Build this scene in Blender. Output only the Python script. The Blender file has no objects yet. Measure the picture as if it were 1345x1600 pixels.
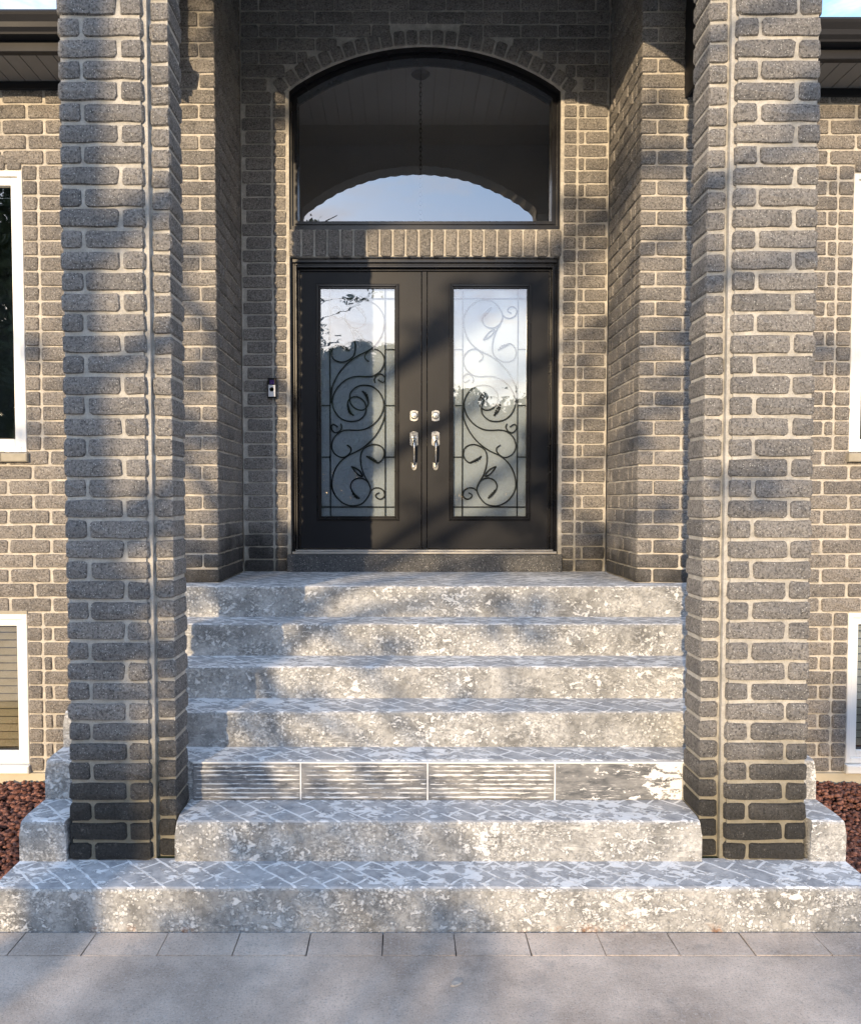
import bpy, math, random
import numpy as np
from mathutils import Vector, Matrix, noise as mnoise
R = math.radians
random.seed(7); rng = np.random.default_rng(11)
sc = bpy.context.scene
COL = sc.collection

# ------------------------------------------------------------------ camera
EYE = 1.795; CX = -0.155
cam = bpy.data.cameras.new('camera'); camo = bpy.data.objects.new('camera', cam); COL.objects.link(camo)
cam.sensor_fit = 'VERTICAL'; cam.sensor_height = 36.0; cam.lens = 27.0
cam.shift_x = 42.5/1600; cam.shift_y = 24/1600
cam.clip_start = 0.05; cam.clip_end = 1200
PITCH = math.atan(44/1200)
camo.location = (CX, 0, EYE); camo.rotation_euler = (math.pi/2-PITCH, 0, 0)
sc.camera = camo

# ------------------------------------------------------------------ light
SUN_EL, SUN_AZ = R(11.0), R(19)            # low evening sun behind the camera, to its left
SD = Vector((-math.sin(SUN_AZ)*math.cos(SUN_EL), -math.cos(SUN_AZ)*math.cos(SUN_EL), math.sin(SUN_EL)))
sl = bpy.data.lights.new('sun', 'SUN'); sl.energy = 2.6; sl.angle = R(0.5); sl.color = (1.0, 0.76, 0.47)
slo = bpy.data.objects.new('sun', sl); COL.objects.link(slo)
slo.rotation_euler = (-SD).to_track_quat('-Z', 'Y').to_euler()
world = bpy.data.worlds.new('World'); sc.world = world; world.use_nodes = True
wn = world.node_tree; wn.nodes.clear()
wo = wn.nodes.new('ShaderNodeOutputWorld'); wb = wn.nodes.new('ShaderNodeBackground')
sky = wn.nodes.new('ShaderNodeTexSky'); sky.sky_type = 'NISHITA'; sky.sun_disc = False
sky.sun_elevation = SUN_EL; sky.sun_rotation = math.pi+SUN_AZ; sky.air_density = 1.0; sky.dust_density = .35; sky.ozone_density = 1.5
tc = wn.nodes.new('ShaderNodeTexCoord'); mp = wn.nodes.new('ShaderNodeMapping'); mp.inputs['Scale'].default_value = (1.6, 1.6, 6.0); mp.inputs['Location'].default_value = (3.3, 1.7, .4)
L = wn.links.new
nz = wn.nodes.new('ShaderNodeTexNoise'); nz.inputs['Scale'].default_value = 3.4; nz.inputs['Detail'].default_value = 8; nz.inputs['Roughness'].default_value = .62
cr = wn.nodes.new('ShaderNodeMapRange'); cr.inputs['From Min'].default_value = .47; cr.inputs['From Max'].default_value = .70; cr.inputs['To Min'].default_value = .0; cr.inputs['To Max'].default_value = .85
air = wn.nodes.new('ShaderNodeMix'); air.data_type = 'RGBA'; air.blend_type = 'ADD'; air.inputs[0].default_value = 1.0
ac = wn.nodes.new('ShaderNodeMix'); ac.data_type = 'RGBA'; ac.inputs[6].default_value = (2.2, .70, .10, 1); ac.inputs[7].default_value = (.65, 1.25, 2.25, 1)   # evening glow low down, blue above
sp = wn.nodes.new('ShaderNodeSeparateXYZ'); el = wn.nodes.new('ShaderNodeMapRange'); el.inputs['From Min'].default_value = .12; el.inputs['From Max'].default_value = .42
cc = wn.nodes.new('ShaderNodeMix'); cc.data_type = 'RGBA'; cc.inputs[6].default_value = (5.2, 3.5, 2.6, 1); cc.inputs[7].default_value = (5.6, 5.6, 5.9, 1)   # clouds: peach low down, white higher
cm = wn.nodes.new('ShaderNodeMix'); cm.data_type = 'RGBA'
L(tc.outputs['Generated'], mp.inputs['Vector']); L(mp.outputs[0], nz.inputs['Vector']); L(nz.outputs['Fac'], cr.inputs['Value'])
L(tc.outputs['Generated'], sp.inputs[0]); L(sp.outputs[2], el.inputs['Value']); L(el.outputs[0], cc.inputs[0]); L(el.outputs[0], ac.inputs[0]); L(ac.outputs[2], air.inputs[7])
L(sky.outputs[0], air.inputs[6]); L(air.outputs[2], cm.inputs[6]); L(cc.outputs[2], cm.inputs[7]); L(cr.outputs[0], cm.inputs[0])
L(cm.outputs[2], wb.inputs['Color']); wb.inputs['Strength'].default_value = 0.15; L(wb.outputs[0], wo.inputs['Surface'])
sc.view_settings.view_transform = 'Standard'; sc.view_settings.look = 'None'; sc.view_settings.gamma = 1
sc.view_settings.use_curve_mapping = False; sc.view_settings.exposure = 1.15
sc.render.engine = 'CYCLES'

# ------------------------------------------------------------------ helpers
def tag(o, label=None, cat=None, group=None, kind=None):
    if label: o['label'] = label
    if cat: o['category'] = cat
    if group: o['group'] = group
    if kind: o['kind'] = kind
    return o
def empty(name, loc=(0, 0, 0)):
    o = bpy.data.objects.new(name, None); o.location = loc; COL.objects.link(o); return o
def link(name, me, parent=None, loc=None, rot=None):
    """loc is a world location; parents are never rotated or scaled."""
    o = bpy.data.objects.new(name, me); COL.objects.link(o)
    off = Vector((0, 0, 0))
    p = parent
    while p is not None: off += p.location; p = p.parent
    o.location = Vector(loc or (0, 0, 0)) - off
    if rot: o.rotation_euler = rot
    if parent: o.parent = parent
    return o
class MB:
    def __init__(s): s.v = []; s.f = []; s.m = []
    def add(s, vs, fs, mi=0):
        n = len(s.v); s.v += [tuple(v) for v in vs]; s.f += [tuple(i+n for i in f) for f in fs]; s.m += [mi]*len(fs)
    def box(s, x0, x1, y0, y1, z0, z1, mi=0, b=0.0):
        if b <= 0:
            vs = [(x, y, z) for z in (z0, z1) for y in (y0, y1) for x in (x0, x1)]
            s.add(vs, [(0, 2, 3, 1), (4, 5, 7, 6), (0, 1, 5, 4), (1, 3, 7, 5), (3, 2, 6, 7), (2, 0, 4, 6)], mi); return
        # bevelled towards the viewer (-Y face) and all rims
        rings = []
        for (y, i) in ((y1, b), (y1-b, 0), (y0+b, 0), (y0, b)):
            rings.append([(x0+i, y, z0+i), (x1-i, y, z0+i), (x1-i, y, z1-i), (x0+i, y, z1-i)])
        vs = [p for r_ in rings for p in r_]; fs = [(3, 2, 1, 0), (12, 13, 14, 15)]
        for k in range(3):
            for j in range(4):
                a, c = k*4+j, k*4+(j+1) % 4; fs.append((a, c, c+4, a+4))
        s.add(vs, fs, mi)
    def prism(s, poly, y0, y1, mi=0):
        """poly: (x,z) counter-clockwise seen from -Y; y0 front."""
        n = len(poly); vs = [(x, y0, z) for x, z in poly]+[(x, y1, z) for x, z in poly]
        fs = [tuple(range(n)), tuple(range(2*n-1, n-1, -1))]+[(i, i+n, (i+1) % n+n, (i+1) % n) for i in range(n)]
        s.add(vs, fs, mi)
    def tube(s, pts, r, n=6, mi=0, caps=True, rads=None):
        pts = [Vector(p) for p in pts]; vs = []; m = len(pts)
        for i, p in enumerate(pts):
            t = (pts[min(i+1, m-1)]-pts[max(i-1, 0)]).normalized()
            a = t.cross(Vector((0, 1, 0)));
            if a.length < .1: a = t.cross(Vector((1, 0, 0)))
            a.normalize(); b = t.cross(a); rr = rads[i] if rads else r
            for k in range(n):
                q = 2*math.pi*k/n; vs.append(p+a*rr*math.cos(q)+b*rr*math.sin(q))
        fs = [(i*n+k, i*n+(k+1) % n, (i+1)*n+(k+1) % n, (i+1)*n+k) for i in range(m-1) for k in range(n)]
        if caps: fs += [tuple(range(n-1, -1, -1)), tuple((m-1)*n+k for k in range(n))]
        s.add(vs, fs, mi)
    def lathe(s, c, prof, n=20, axis='y', mi=0):
        """prof: (radius, offset along axis)"""
        vs = []
        for r_, h in prof:
            for k in range(n):
                q = 2*math.pi*k/n; a, b = r_*math.cos(q), r_*math.sin(q)
                vs.append((c[0]+a, c[1]+h, c[2]+b) if axis == 'y' else (c[0]+a, c[1]+b, c[2]+h))
        m = len(prof)
        fs = [(i*n+k, i*n+(k+1) % n, (i+1)*n+(k+1) % n, (i+1)*n+k) for i in range(m-1) for k in range(n)]
        fs += [tuple(range(n)), tuple((m-1)*n+k for k in range(n-1, -1, -1))]
        s.add(vs, fs, mi)
    def mesh(s, name, mats, smooth=False):
        me = bpy.data.meshes.new(name); me.from_pydata(s.v, [], s.f)
        for m in (mats if isinstance(mats, (list, tuple)) else [mats]): me.materials.append(m)
        if any(s.m): me.polygons.foreach_set('material_index', s.m)
        if smooth: me.polygons.foreach_set('use_smooth', [True]*len(me.polygons))
        me.update(); return me
    def build(s, name, mats, parent=None, smooth=False):
        return link(name, s.mesh(name, mats, smooth), parent) if not parent else shifted(name, s.mesh(name, mats, smooth), parent)
def shifted(name, me, parent):
    """mesh in world coordinates put under a parent at its place"""
    return link(name, me, parent, (0, 0, 0))

# ------------------------------------------------------------------ node materials
class NT:
    def __init__(s, name):
        s.mat = bpy.data.materials.new(name); s.mat.use_nodes = True; s.t = s.mat.node_tree
        s.b = s.t.nodes['Principled BSDF']; s.out = s.t.nodes['Material Output']
    def n(s, kind, **kw):
        nd = s.t.nodes.new(kind)
        for k, v in kw.items():
            if k in nd.inputs.keys() if not k.startswith('_') else False: s.set(nd.inputs[k], v)
            else: setattr(nd, k.lstrip('_'), v)
        return nd
    def set(s, sock, v):
        if isinstance(v, bpy.types.NodeSocket): s.t.links.new(v, sock)
        else:
            if sock.type == 'RGBA' and len(v) == 3: v = (*v, 1)
            sock.default_value = v
    def pos(s, scale=(1, 1, 1), rot=(0, 0, 0), loc=(0, 0, 0)):
        g = s.n('ShaderNodeNewGeometry'); m = s.n('ShaderNodeMapping')
        s.set(m.inputs['Vector'], g.outputs['Position']); m.inputs['Scale'].default_value = scale
        m.inputs['Rotation'].default_value = rot; m.inputs['Location'].default_value = loc
        return m.outputs[0]
    def noise(s, vec, scale, detail=4, rough=.55, dist=0.0):
        nd = s.n('ShaderNodeTexNoise'); s.set(nd.inputs['Vector'], vec)
        nd.inputs['Scale'].default_value = scale; nd.inputs['Detail'].default_value = detail
        nd.inputs['Roughness'].default_value = rough; nd.inputs['Distortion'].default_value = dist
        return nd.outputs['Fac']
    def voro(s, vec, scale, feature='F1', out='Distance', rand=1.0):
        nd = s.n('ShaderNodeTexVoronoi'); nd.feature = feature; s.set(nd.inputs['Vector'], vec)
        nd.inputs['Scale'].default_value = scale; nd.inputs['Randomness'].default_value = rand
        return nd.outputs[out]
    def rng(s, v, a, b, c=0.0, d=1.0, smooth=False):
        nd = s.n('ShaderNodeMapRange'); s.set(nd.inputs['Value'], v)
        for k, x in zip(('From Min', 'From Max', 'To Min', 'To Max'), (a, b, c, d)): nd.inputs[k].default_value = x
        if smooth: nd.interpolation_type = 'SMOOTHSTEP'
        return nd.outputs[0]
    def math(s, op, a, b=0.0, c=None):
        nd = s.n('ShaderNodeMath'); nd.operation = op; s.set(nd.inputs[0], a); s.set(nd.inputs[1], b)
        if c is not None: s.set(nd.inputs[2], c)
        return nd.outputs[0]
    def mix(s, f, a, b, mode='MIX'):
        nd = s.n('ShaderNodeMix'); nd.data_type = 'RGBA'; nd.blend_type = mode
        s.set(nd.inputs[0], f); s.set(nd.inputs[6], a); s.set(nd.inputs[7], b); return nd.outputs[2]
    def bump(s, h, strength, dist, prev=None):
        nd = s.n('ShaderNodeBump'); s.set(nd.inputs['Height'], h); nd.inputs['Strength'].default_value = strength
        nd.inputs['Distance'].default_value = dist
        if prev is not None: s.set(nd.inputs['Normal'], prev)
        return nd.outputs[0]
    def xyz(s, vec):
        nd = s.n('ShaderNodeSeparateXYZ'); s.set(nd.inputs[0], vec); return nd.outputs
    def comb(s, x, y, z):
        nd = s.n('ShaderNodeCombineXYZ'); s.set(nd.inputs[0], x); s.set(nd.inputs[1], y); s.set(nd.inputs[2], z); return nd.outputs[0]
    def done(s, col, rough=.8, nrm=None, metal=0.0, spec=.5):
        s.set(s.b.inputs['Base Color'], col); s.set(s.b.inputs['Roughness'], rough)
        s.b.inputs['Metallic'].default_value = metal; s.b.inputs['Specular IOR Level'].default_value = spec
        if nrm is not None: s.set(s.b.inputs['Normal'], nrm)
        return s.mat
def plain(name, col, rough=.6, metal=0.0, spec=.5, var=.12, nscale=20):
    m = NT(name); p = m.pos(); f = m.noise(p, nscale, 4)
    c = m.mix(f, tuple(x*(1-var) for x in col), tuple(min(1, x*(1+var)) for x in col))
    r_ = m.rng(m.noise(p, nscale*.4, 3), .3, .7, max(0, rough-.06), min(1, rough+.06))
    return m.done(c, r_, None, metal, spec)

def brick_mat(name, stain_z, base=1.0, warm=0.0):
    m = NT(name); p = m.pos()
    oi = m.n('ShaderNodeObjectInfo'); gi = m.n('ShaderNodeNewGeometry')
    rnd = m.math('FRACT', m.math('ADD', oi.outputs['Random'], m.math('MULTIPLY', gi.outputs['Random Per Island'], 7.31)))
    big = m.noise(p, 5.0, 3); mid = m.noise(p, 30, 6, .75); fine = m.noise(p, 95, 5, .8)
    a = (.112*base*(1+warm), .114*base, .118*base*(1-warm)); b = (.250*base*(1+warm), .243*base, .236*base*(1-warm))
    f = m.math('ADD', m.math('MULTIPLY', rnd, .42), m.math('MULTIPLY', m.rng(mid, .3, .7), .5))
    f = m.math('ADD', f, m.rng(big, .35, .65, -.15, .15))
    col = m.mix(f, a, b)
    col = m.mix(m.rng(fine, .37, .53, .80, 0.0), col, (.038, .039, .042))
    sp = m.voro(p, 105, 'F1'); spc = m.voro(p, 105, 'F1', 'Color')
    sx = m.xyz(spc)[0]
    spk = m.math('MULTIPLY', m.rng(sp, .30, .14), m.rng(sx, .62, .70))
    col = m.mix(m.math('MULTIPLY', spk, .9), col, (.80, .79, .76))
    z = m.xyz(p)[2]
    if stain_z:
        zz = m.math('ADD', z, m.rng(m.noise(p, 3.0, 4, .6), .3, .7, -.16, .16))
        st = m.rng(zz, stain_z[0], stain_z[1], stain_z[2], 0.0, True)
        col = m.mix(st, col, (.022, .022, .021))
        # white mineral bloom and mortar smears low down
        bl = m.math('MULTIPLY', m.rng(m.noise(p, 26, 6, .7), .60, .70), m.rng(zz, stain_z[1]+.25, stain_z[0], 0, .35))
        col = m.mix(bl, col, (.38, .36, .33))
    h = m.math('ADD', m.math('MULTIPLY', m.noise(p, 60, 5, .7), 1.0), m.math('MULTIPLY', fine, 1.1))
    n1 = m.bump(h, 1.0, .016)
    return m.done(col, .88, n1, 0, .25)
def mortar_mat(name, col=(.44, .405, .35), stain=None):
    m = NT(name); p = m.pos()
    f = m.rng(m.noise(p, 14, 7, .75), .3, .7); c = m.mix(f, tuple(x*.62 for x in col), tuple(x*1.2 for x in col))
    if stain:
        z = m.math('ADD', m.xyz(p)[2], m.rng(m.noise(p, 4, 4), .3, .7, -.15, .15))
        c = m.mix(m.rng(z, stain[0], stain[1], stain[2], 0.0, True), c, (.16, .14, .085))
    c = m.mix(m.rng(m.noise(p, 160, 2), .3, .45, .35, 0), c, (.2, .18, .15))
    return m.done(c, .92, m.bump(m.noise(p, 60, 6, .8), 1.0, .010), 0, .2)

def concrete_riser():
    m = NT('flaked_concrete_riser'); p = m.pos(); z = m.xyz(p)
    warp = m.noise(p, 7, 4, .6)
    big = m.noise(m.pos(loc=(3.1, 0, 7.7)), 2.6, 4, .6)
    grey = m.mix(m.rng(m.noise(p, 6.5, 7, .68, .4), .36, .62), (.17, .172, .172), (.47, .47, .465))
    grey = m.mix(m.rng(m.noise(p, 60, 6, .85), .38, .55, .55, 0), grey, (.13, .13, .13))
    # thin scraped mortar skin broken into flakes, coarse and fine, with soft worn rims
    fl = m.noise(m.pos(scale=(1, 1, 1.3)), 23, 12, .78, .5)
    thr = m.rng(big, .3, .7, .600, .485)
    fm = m.rng(m.math('SUBTRACT', fl, thr), -.006, .016)
    f2 = m.noise(m.pos(scale=(1, 1, 1.6), loc=(4, 0, 9)), 52, 8, .75, .4)
    fm2 = m.math('MULTIPLY', m.rng(f2, .50, .57), m.rng(m.noise(m.pos(loc=(6, 0, 4)), 3.2, 4, .65), .44, .60))
    hz = m.math('MULTIPLY', m.rng(m.noise(m.pos(scale=(.18, 1, 2.2)), 42, 6, .75), .54, .61), m.rng(m.noise(m.pos(loc=(2, 0, 8)), 2.4, 4, .6), .50, .62))
    pos = m.pos(loc=(1, 2, 3))
    vd = m.voro(pos, 52, 'F1'); vc = m.xyz(m.voro(pos, 52, 'F1', 'Color'))[0]
    pb = m.math('MULTIPLY', m.rng(m.math('ADD', m.math('ADD', vd, m.math('MULTIPLY', m.noise(p, 160, 3), .25)), m.rng(vc, 0, 1, 0, .34)), .66, .58), m.rng(m.noise(m.pos(loc=(8, 0, 2)), 2.1, 4, .65), .44, .53))
    white = m.mix(m.noise(p, 30, 6, .7), (.56, .56, .56), (.82, .82, .81))
    c = m.mix(m.math('MULTIPLY', m.math('MAXIMUM', fm2, hz), .7), grey, white)
    c = m.mix(m.math('MULTIPLY', pb, .8), c, white)
    c = m.mix(m.math('MULTIPLY', fm, .92), c, white)
    # rust at the foot of the lowest riser
    rs = m.math('MULTIPLY', m.rng(z[2], .040, .008), m.rng(m.noise(m.pos(loc=(2.3, 0, 0)), 5, 5, .7), .56, .66))
    c = m.mix(m.math('MULTIPLY', rs, .8), c, (.30, .12, .03))
    h = m.math('ADD', m.math('ADD', m.math('MULTIPLY', fm, .6), m.math('MULTIPLY', pb, .6)), m.math('MULTIPLY', m.noise(p, 55, 6, .7), .8))
    return m.done(c, .86, m.bump(h, .9, .006), 0, .25)
def concrete_tread():
    m = NT('scraped_concrete_tread'); p = m.pos()
    wv = m.n('ShaderNodeTexNoise'); m.set(wv.inputs['Vector'], p); wv.inputs['Scale'].default_value = 9; wv.inputs['Detail'].default_value = 4
    vm = m.n('ShaderNodeVectorMath'); vm.operation = 'MULTIPLY_ADD'; m.set(vm.inputs[0], wv.outputs['Color']); vm.inputs[1].default_value = (.034, .034, 0)
    m.set(vm.inputs[2], m.pos(rot=(0, 0, R(45))))
    bt = m.n('ShaderNodeTexBrick'); m.set(bt.inputs['Vector'], vm.outputs[0]); bt.inputs['Scale'].default_value = 1.0
    bt.inputs['Brick Width'].default_value = .19; bt.inputs['Row Height'].default_value = .095; bt.inputs['Mortar Size'].default_value = .0062
    bt.inputs['Mortar Smooth'].default_value = .15
    line = m.math('MULTIPLY', bt.outputs['Fac'], m.rng(m.noise(p, 8, 5, .7), .38, .47))
    g = m.mix(m.rng(m.noise(p, 14, 7, .7), .35, .62), (.28, .285, .30), (.50, .50, .51))
    st = m.noise(m.pos(scale=(1, 1.6, 1), rot=(0, 0, R(18))), 13, 8, .68, .5)
    big = m.noise(m.pos(loc=(5, 1, 0)), 2.2, 3)
    fm = m.rng(m.math('SUBTRACT', st, m.rng(big, .3, .7, .60, .47)), -.008, .014)
    white = m.mix(m.noise(p, 40, 4), (.76, .76, .77), (.92, .92, .92))
    c = m.mix(m.math('MAXIMUM', m.math('MULTIPLY', line, .92), m.math('MULTIPLY', fm, .9)), g, white)
    h = m.math('ADD', m.math('MULTIPLY', line, 1.2), m.math('ADD', m.math('MULTIPLY', fm, .7), m.math('MULTIPLY', m.noise(p, 70, 5, .7), .5)))
    return m.done(c, .8, m.bump(h, .8, .005), 0, .3)
def pavement_mat():
    m = NT('worn_concrete_pavement'); p = m.pos()
    c = m.mix(m.rng(m.noise(p, 1.9, 7, .66), .36, .64), (.40, .33, .28), (.78, .665, .575))
    c = m.mix(m.rng(m.noise(p, 7, 6, .7), .56, .72, 0, .45), c, (.20, .20, .205))
    c = m.mix(m.rng(m.noise(p, 85, 5, .88), .54, .64, 0, .8), c, (.68, .65, .62))
    c = m.mix(m.rng(m.noise(p, 110, 5, .88), .47, .38, 0, .6), c, (.13, .12, .11))
    ch = m.math('MULTIPLY', m.rng(m.noise(p, 17, 6, .75), .66, .70), .6)
    c = m.mix(ch, c, (.62, .61, .60))
    h = m.math('ADD', m.noise(p, 200, 3, .8), m.math('MULTIPLY', m.noise(p, 60, 6, .85), 1.5))
    return m.done(c, .82, m.bump(h, .8, .006), 0, .3)
def glass_mat(name, refl=.3, tint=(.9, .93, .95), wav=0.0, wsc=3.0):
    m = NT(name); t = m.t; t.nodes.remove(m.b)
    tr = m.n('ShaderNodeBsdfTransparent'); tr.inputs[0].default_value = (*tint, 1)
    gl = m.n('ShaderNodeBsdfGlossy'); gl.inputs['Roughness'].default_value = 0.0; gl.inputs['Color'].default_value = (.97, .98, 1, 1)
    lw = m.n('ShaderNodeLayerWeight'); lw.inputs[0].default_value = .3
    f = m.math('MAXIMUM', m.rng(lw.outputs['Fresnel'], 0, 1, refl, 1.0), refl)
    mx = m.n('ShaderNodeMixShader'); m.set(mx.inputs[0], f); t.links.new(tr.outputs[0], mx.inputs[1]); t.links.new(gl.outputs[0], mx.inputs[2])
    if wav:
        n1 = m.bump(m.noise(m.pos(scale=(1, 1, 2.2)), wsc, 2, .4), wav, .01); t.links.new(n1, gl.inputs['Normal'])
    t.links.new(mx.outputs[0], m.out.inputs['Surface']); return m.mat

M = {}
M['brick_pillar'] = brick_mat('grey_split_brick_pillar', (.34, .95, .88), 1.88, .035)
M['brick_wall'] = brick_mat('grey_split_brick_wall', (1.30, 1.66, .78), 1.92, .05)
M['brick_wing'] = brick_mat('grey_split_brick_wing', None, 1.92, .08)
M['mortar_pillar'] = mortar_mat('mortar_pillar', (.56, .54, .50), (.3, 1.0, .75))
M['mortar'] = mortar_mat('mortar_wall', (.60, .57, .52), (1.28, 1.7, .55))
M['mortar_wing'] = mortar_mat('mortar_wing', (.62, .58, .52))
M['riser'] = concrete_riser(); M['tread'] = concrete_tread(); M['pave'] = pavement_mat()
M['black'] = plain('black_satin_paint', (.006, .0068, .010), .40, 0, .28, .25, 6)
M['black_frame'] = plain('black_frame_paint', (.007, .007, .009), .28, 0, .5, .2, 9)
M['alu_black'] = plain('black_aluminium', (.015, .015, .018), .58, 0, .3, .2, 5)
M['nickel'] = plain('brushed_nickel', (.62, .60, .57), .24, 1.0, .5, .08, 60)
M['dark_metal'] = plain('dark_metal', (.02, .02, .022), .4, .6)
M['upvc'] = plain('white_upvc', (.80, .80, .79), .35, 0, .5, .03, 4)
M['alum'] = plain('mill_threshold', (.55, .53, .50), .35, .8, .5, .15, 30)
M['sill_stone'] = plain('pale_sill_stone', (.34, .31, .25), .8, 0, .3, .25, 25)
M['soffit'] = plain('grey_brown_soffit', (.22, .205, .19), .6, 0, .3, .08, 8)
M['ceiling'] = plain('portico_ceiling_boards', (.30, .30, .31), .7, 0, .3, .08, 8)
M['room'] = plain('dim_plaster', (.72, .72, .74), .9, 0, .2, .1, 2)
M['window_room'] = plain('dark_room', (.07, .072, .075), .9, 0, .2, .1, 2)
M['parge'] = plain('cream_parged_foundation', (.50, .44, .33), .85, 0, .2, .18, 7)
M['tile'] = None
M['dirt'] = plain('dark_soil', (.03, .022, .018), .95, 0, .1, .3, 20)
M['joint'] = plain('dark_joint_grit', (.12, .11, .10), .95, 0, .1, .3, 40)
M['bark'] = plain('tree_bark', (.06, .045, .035), .9, 0, .2, .3, 15)
M['iron'] = plain('wrought_iron', (.022, .024, .028), .45, 0, .4, .1, 30)
M['blind_brown'] = plain('brown_slat_blind', (.46, .36, .24), .6, 0, .3, .2, 8)
M['blind_cream'] = plain('cream_slat_blind', (.55, .52, .45), .6, 0, .3, .05, 8)
M['silver'] = plain('silver_plastic', (.80, .80, .82), .4, .1, .5, .05, 10)
M['lens'] = plain('violet_lens', (.06, .03, .16), .12, 0, .6, .1, 10)
M['glass_door'] = glass_mat('door_glass', .135, (.93, .95, .97), .10, 3.2)
M['glass_transom'] = glass_mat('transom_glass', .25, (.80, .83, .86), .03, 2.0)
M['glass_window'] = glass_mat('window_glass', .11, (.85, .88, .88), .12, 3.0)
def frosted():
    m = NT('frosted_pane'); p = m.pos()
    c = m.mix(m.noise(p, 4, 3), (.40, .44, .47), (.48, .52, .54)); return m.done(c, .55, m.bump(m.noise(p, 300, 2), .2, .001), 0, .4)
M['frost'] = frosted()
def lava():
    m = NT('red_lava_rock'); p = m.pos(); g = m.n('ShaderNodeNewGeometry')
    c = m.mix(g.outputs['Random Per Island'], (.13, .052, .040), (.42, .20, .145))
    c = m.mix(m.rng(m.noise(p, 90, 4), .4, .6, .5, 0), c, (.04, .018, .014))
    return m.done(c, .9, m.bump(m.noise(p, 120, 3, .7), .8, .006), 0, .2)
M['lava'] = lava()
def leafmat(name, a, b):
    m = NT(name); g = m.n('ShaderNodeNewGeometry'); c = m.mix(g.outputs['Random Per Island'], a, b)
    m.b.inputs['Transmission Weight'].default_value = 0.0
    return m.done(c, .6, None, 0, .3)
M['leaf'] = leafmat('dark_leaves', (.020, .036, .012), (.055, .085, .028))
M['leaf2'] = leafmat('hedge_leaves', (.028, .040, .018), (.07, .09, .035))
M['grass'] = plain('short_grass', (.05, .075, .025), .9, 0, .2, .3, 3)
def tilemat():
    m = NT('dark_ribbed_tile'); p = m.pos()
    c = m.mix(m.rng(m.noise(m.pos(scale=(1, 1, 3)), 9, 6, .7), .35, .65), (.085, .09, .098), (.26, .26, .26))
    x = m.xyz(p)[0]
    d = m.math('ADD', m.noise(m.pos(scale=(1, 1, 2)), 16, 9, .72, .3), m.rng(x, .93, 1.19, 0, .20))
    w = m.rng(d, .60, .615)
    s = m.math('MULTIPLY', m.rng(m.noise(m.pos(scale=(6, 1, 60)), 3, 5, .7), .57, .63), m.rng(m.noise(p, 5, 3), .42, .55))
    c = m.mix(m.math('MAXIMUM', w, m.math('MULTIPLY', s, .85)), c, (.74, .73, .72))
    return m.done(c, .7, m.bump(m.noise(p, 60, 5), .5, .003), 0, .35)
M['tile_plain'] = tilemat()
def tile_ribbed():
    m = NT('dark_ribbed_tile_face'); p = m.pos()
    c = m.mix(m.rng(m.noise(m.pos(scale=(1, 1, 2)), 9, 7, .72), .35, .65), (.10, .105, .115), (.30, .295, .29))
    c = m.mix(m.rng(m.noise(m.pos(scale=(1, 1, 3)), 24, 8, .76), .60, .64, 0, .7), c, (.72, .71, .70))
    return m.done(c, .7, m.bump(m.noise(p, 60, 5), .5, .003), 0, .35)
M['tile'] = tile_ribbed()
def ribmat():
    m = NT('mortar_ridge'); p = m.pos(scale=(1, 1, 8))
    c = m.mix(m.rng(m.noise(p, 11, 6, .7), .43, .53), (.22, .22, .225), (.76, .75, .73)); return m.done(c, .8)
M['rib'] = ribmat(); M['dry_leaf'] = plain('dry_leaf_tissue', (.42, .38, .34), .8, 0, .2, .3, 60)

# ------------------------------------------------------------------ bricks
_bc = {}
def brick_mesh(w, h, d, mat, n_var=5, rough=1.0, side=None):
    key = (round(w, 3), round(h, 3), round(d, 3), mat.name, random.randrange(n_var))
    if key in _bc: return _bc[key]
    rr = random.Random(hash(key[:3]) ^ key[4]*7919)
    c = min(.011*rough, h*.25, w*.25); hw, hh = w/2, h/2
    pts = []
    nx = max(1, min(3, round(w/.09)))
    top = [(-hw+c+(w-2*c)*i/nx, hh) for i in range(nx+1)]
    bot = [(x, -hh) for x, _ in reversed(top)]
    k = .3*c
    pts = [(-hw, -hh+c), (-hw, hh-c), (-hw+k, hh-k)]+top+[(hw-k, hh-k), (hw, hh-c), (hw, -hh+c), (hw-k, -hh+k)]+bot+[(-hw+k, -hh+k)]
    pts = pts[::-1]   # counter-clockwise seen from -Y
    J = .0022*rough
    out = [(x+rr.uniform(-J, J), z+rr.uniform(-J, J)) for x, z in pts]
    N = len(out); vs = []; fs = []
    vs += [(x, d, z) for x, z in out]
    vs += [(x, .011*rough+rr.uniform(-.002, .002), z) for x, z in out]
    ins = .0042*rough
    vs += [(x*(1-2*ins/w)+rr.uniform(-J, J), rr.uniform(-.0015, .0025), z*(1-2*ins/h)+rr.uniform(-J, J)*.6) for x, z in out]
    for a in range(2):
        for i in range(N):
            j = (i+1) % N; fs.append((a*N+i, a*N+j, (a+1)*N+j, (a+1)*N+i))
    nc = max(2, round(w/.07)); b0 = len(vs)
    # lumpy split face: a row of centre points
    for i in range(nc):
        vs.append((-hw+w*(i+.5)/nc+rr.uniform(-.006, .006), -.0035*rough+rr.uniform(-.003, .002)*rough, rr.uniform(-.2, .2)*h))
    # fan ring to nearest centre points
    R2 = [vs[2*N+i] for i in range(N)]
    near = [min(range(nc), key=lambda q: abs(vs[b0+q][0]-p[0])) for p in R2]
    for i in range(N):
        j = (i+1) % N; a, b = near[i], near[j]
        fs.append((2*N+i, 2*N+j, b0+a))
        if a != b: fs.append((2*N+j, b0+b, b0+a))
    me = bpy.data.meshes.new('brick'); me.from_pydata(vs, [], fs); me.materials.append(mat)
    me.update()
    _bc[key] = me
    return me
BR = []      # house bricks: (mesh args, loc, rotz, wall part, score)
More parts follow.
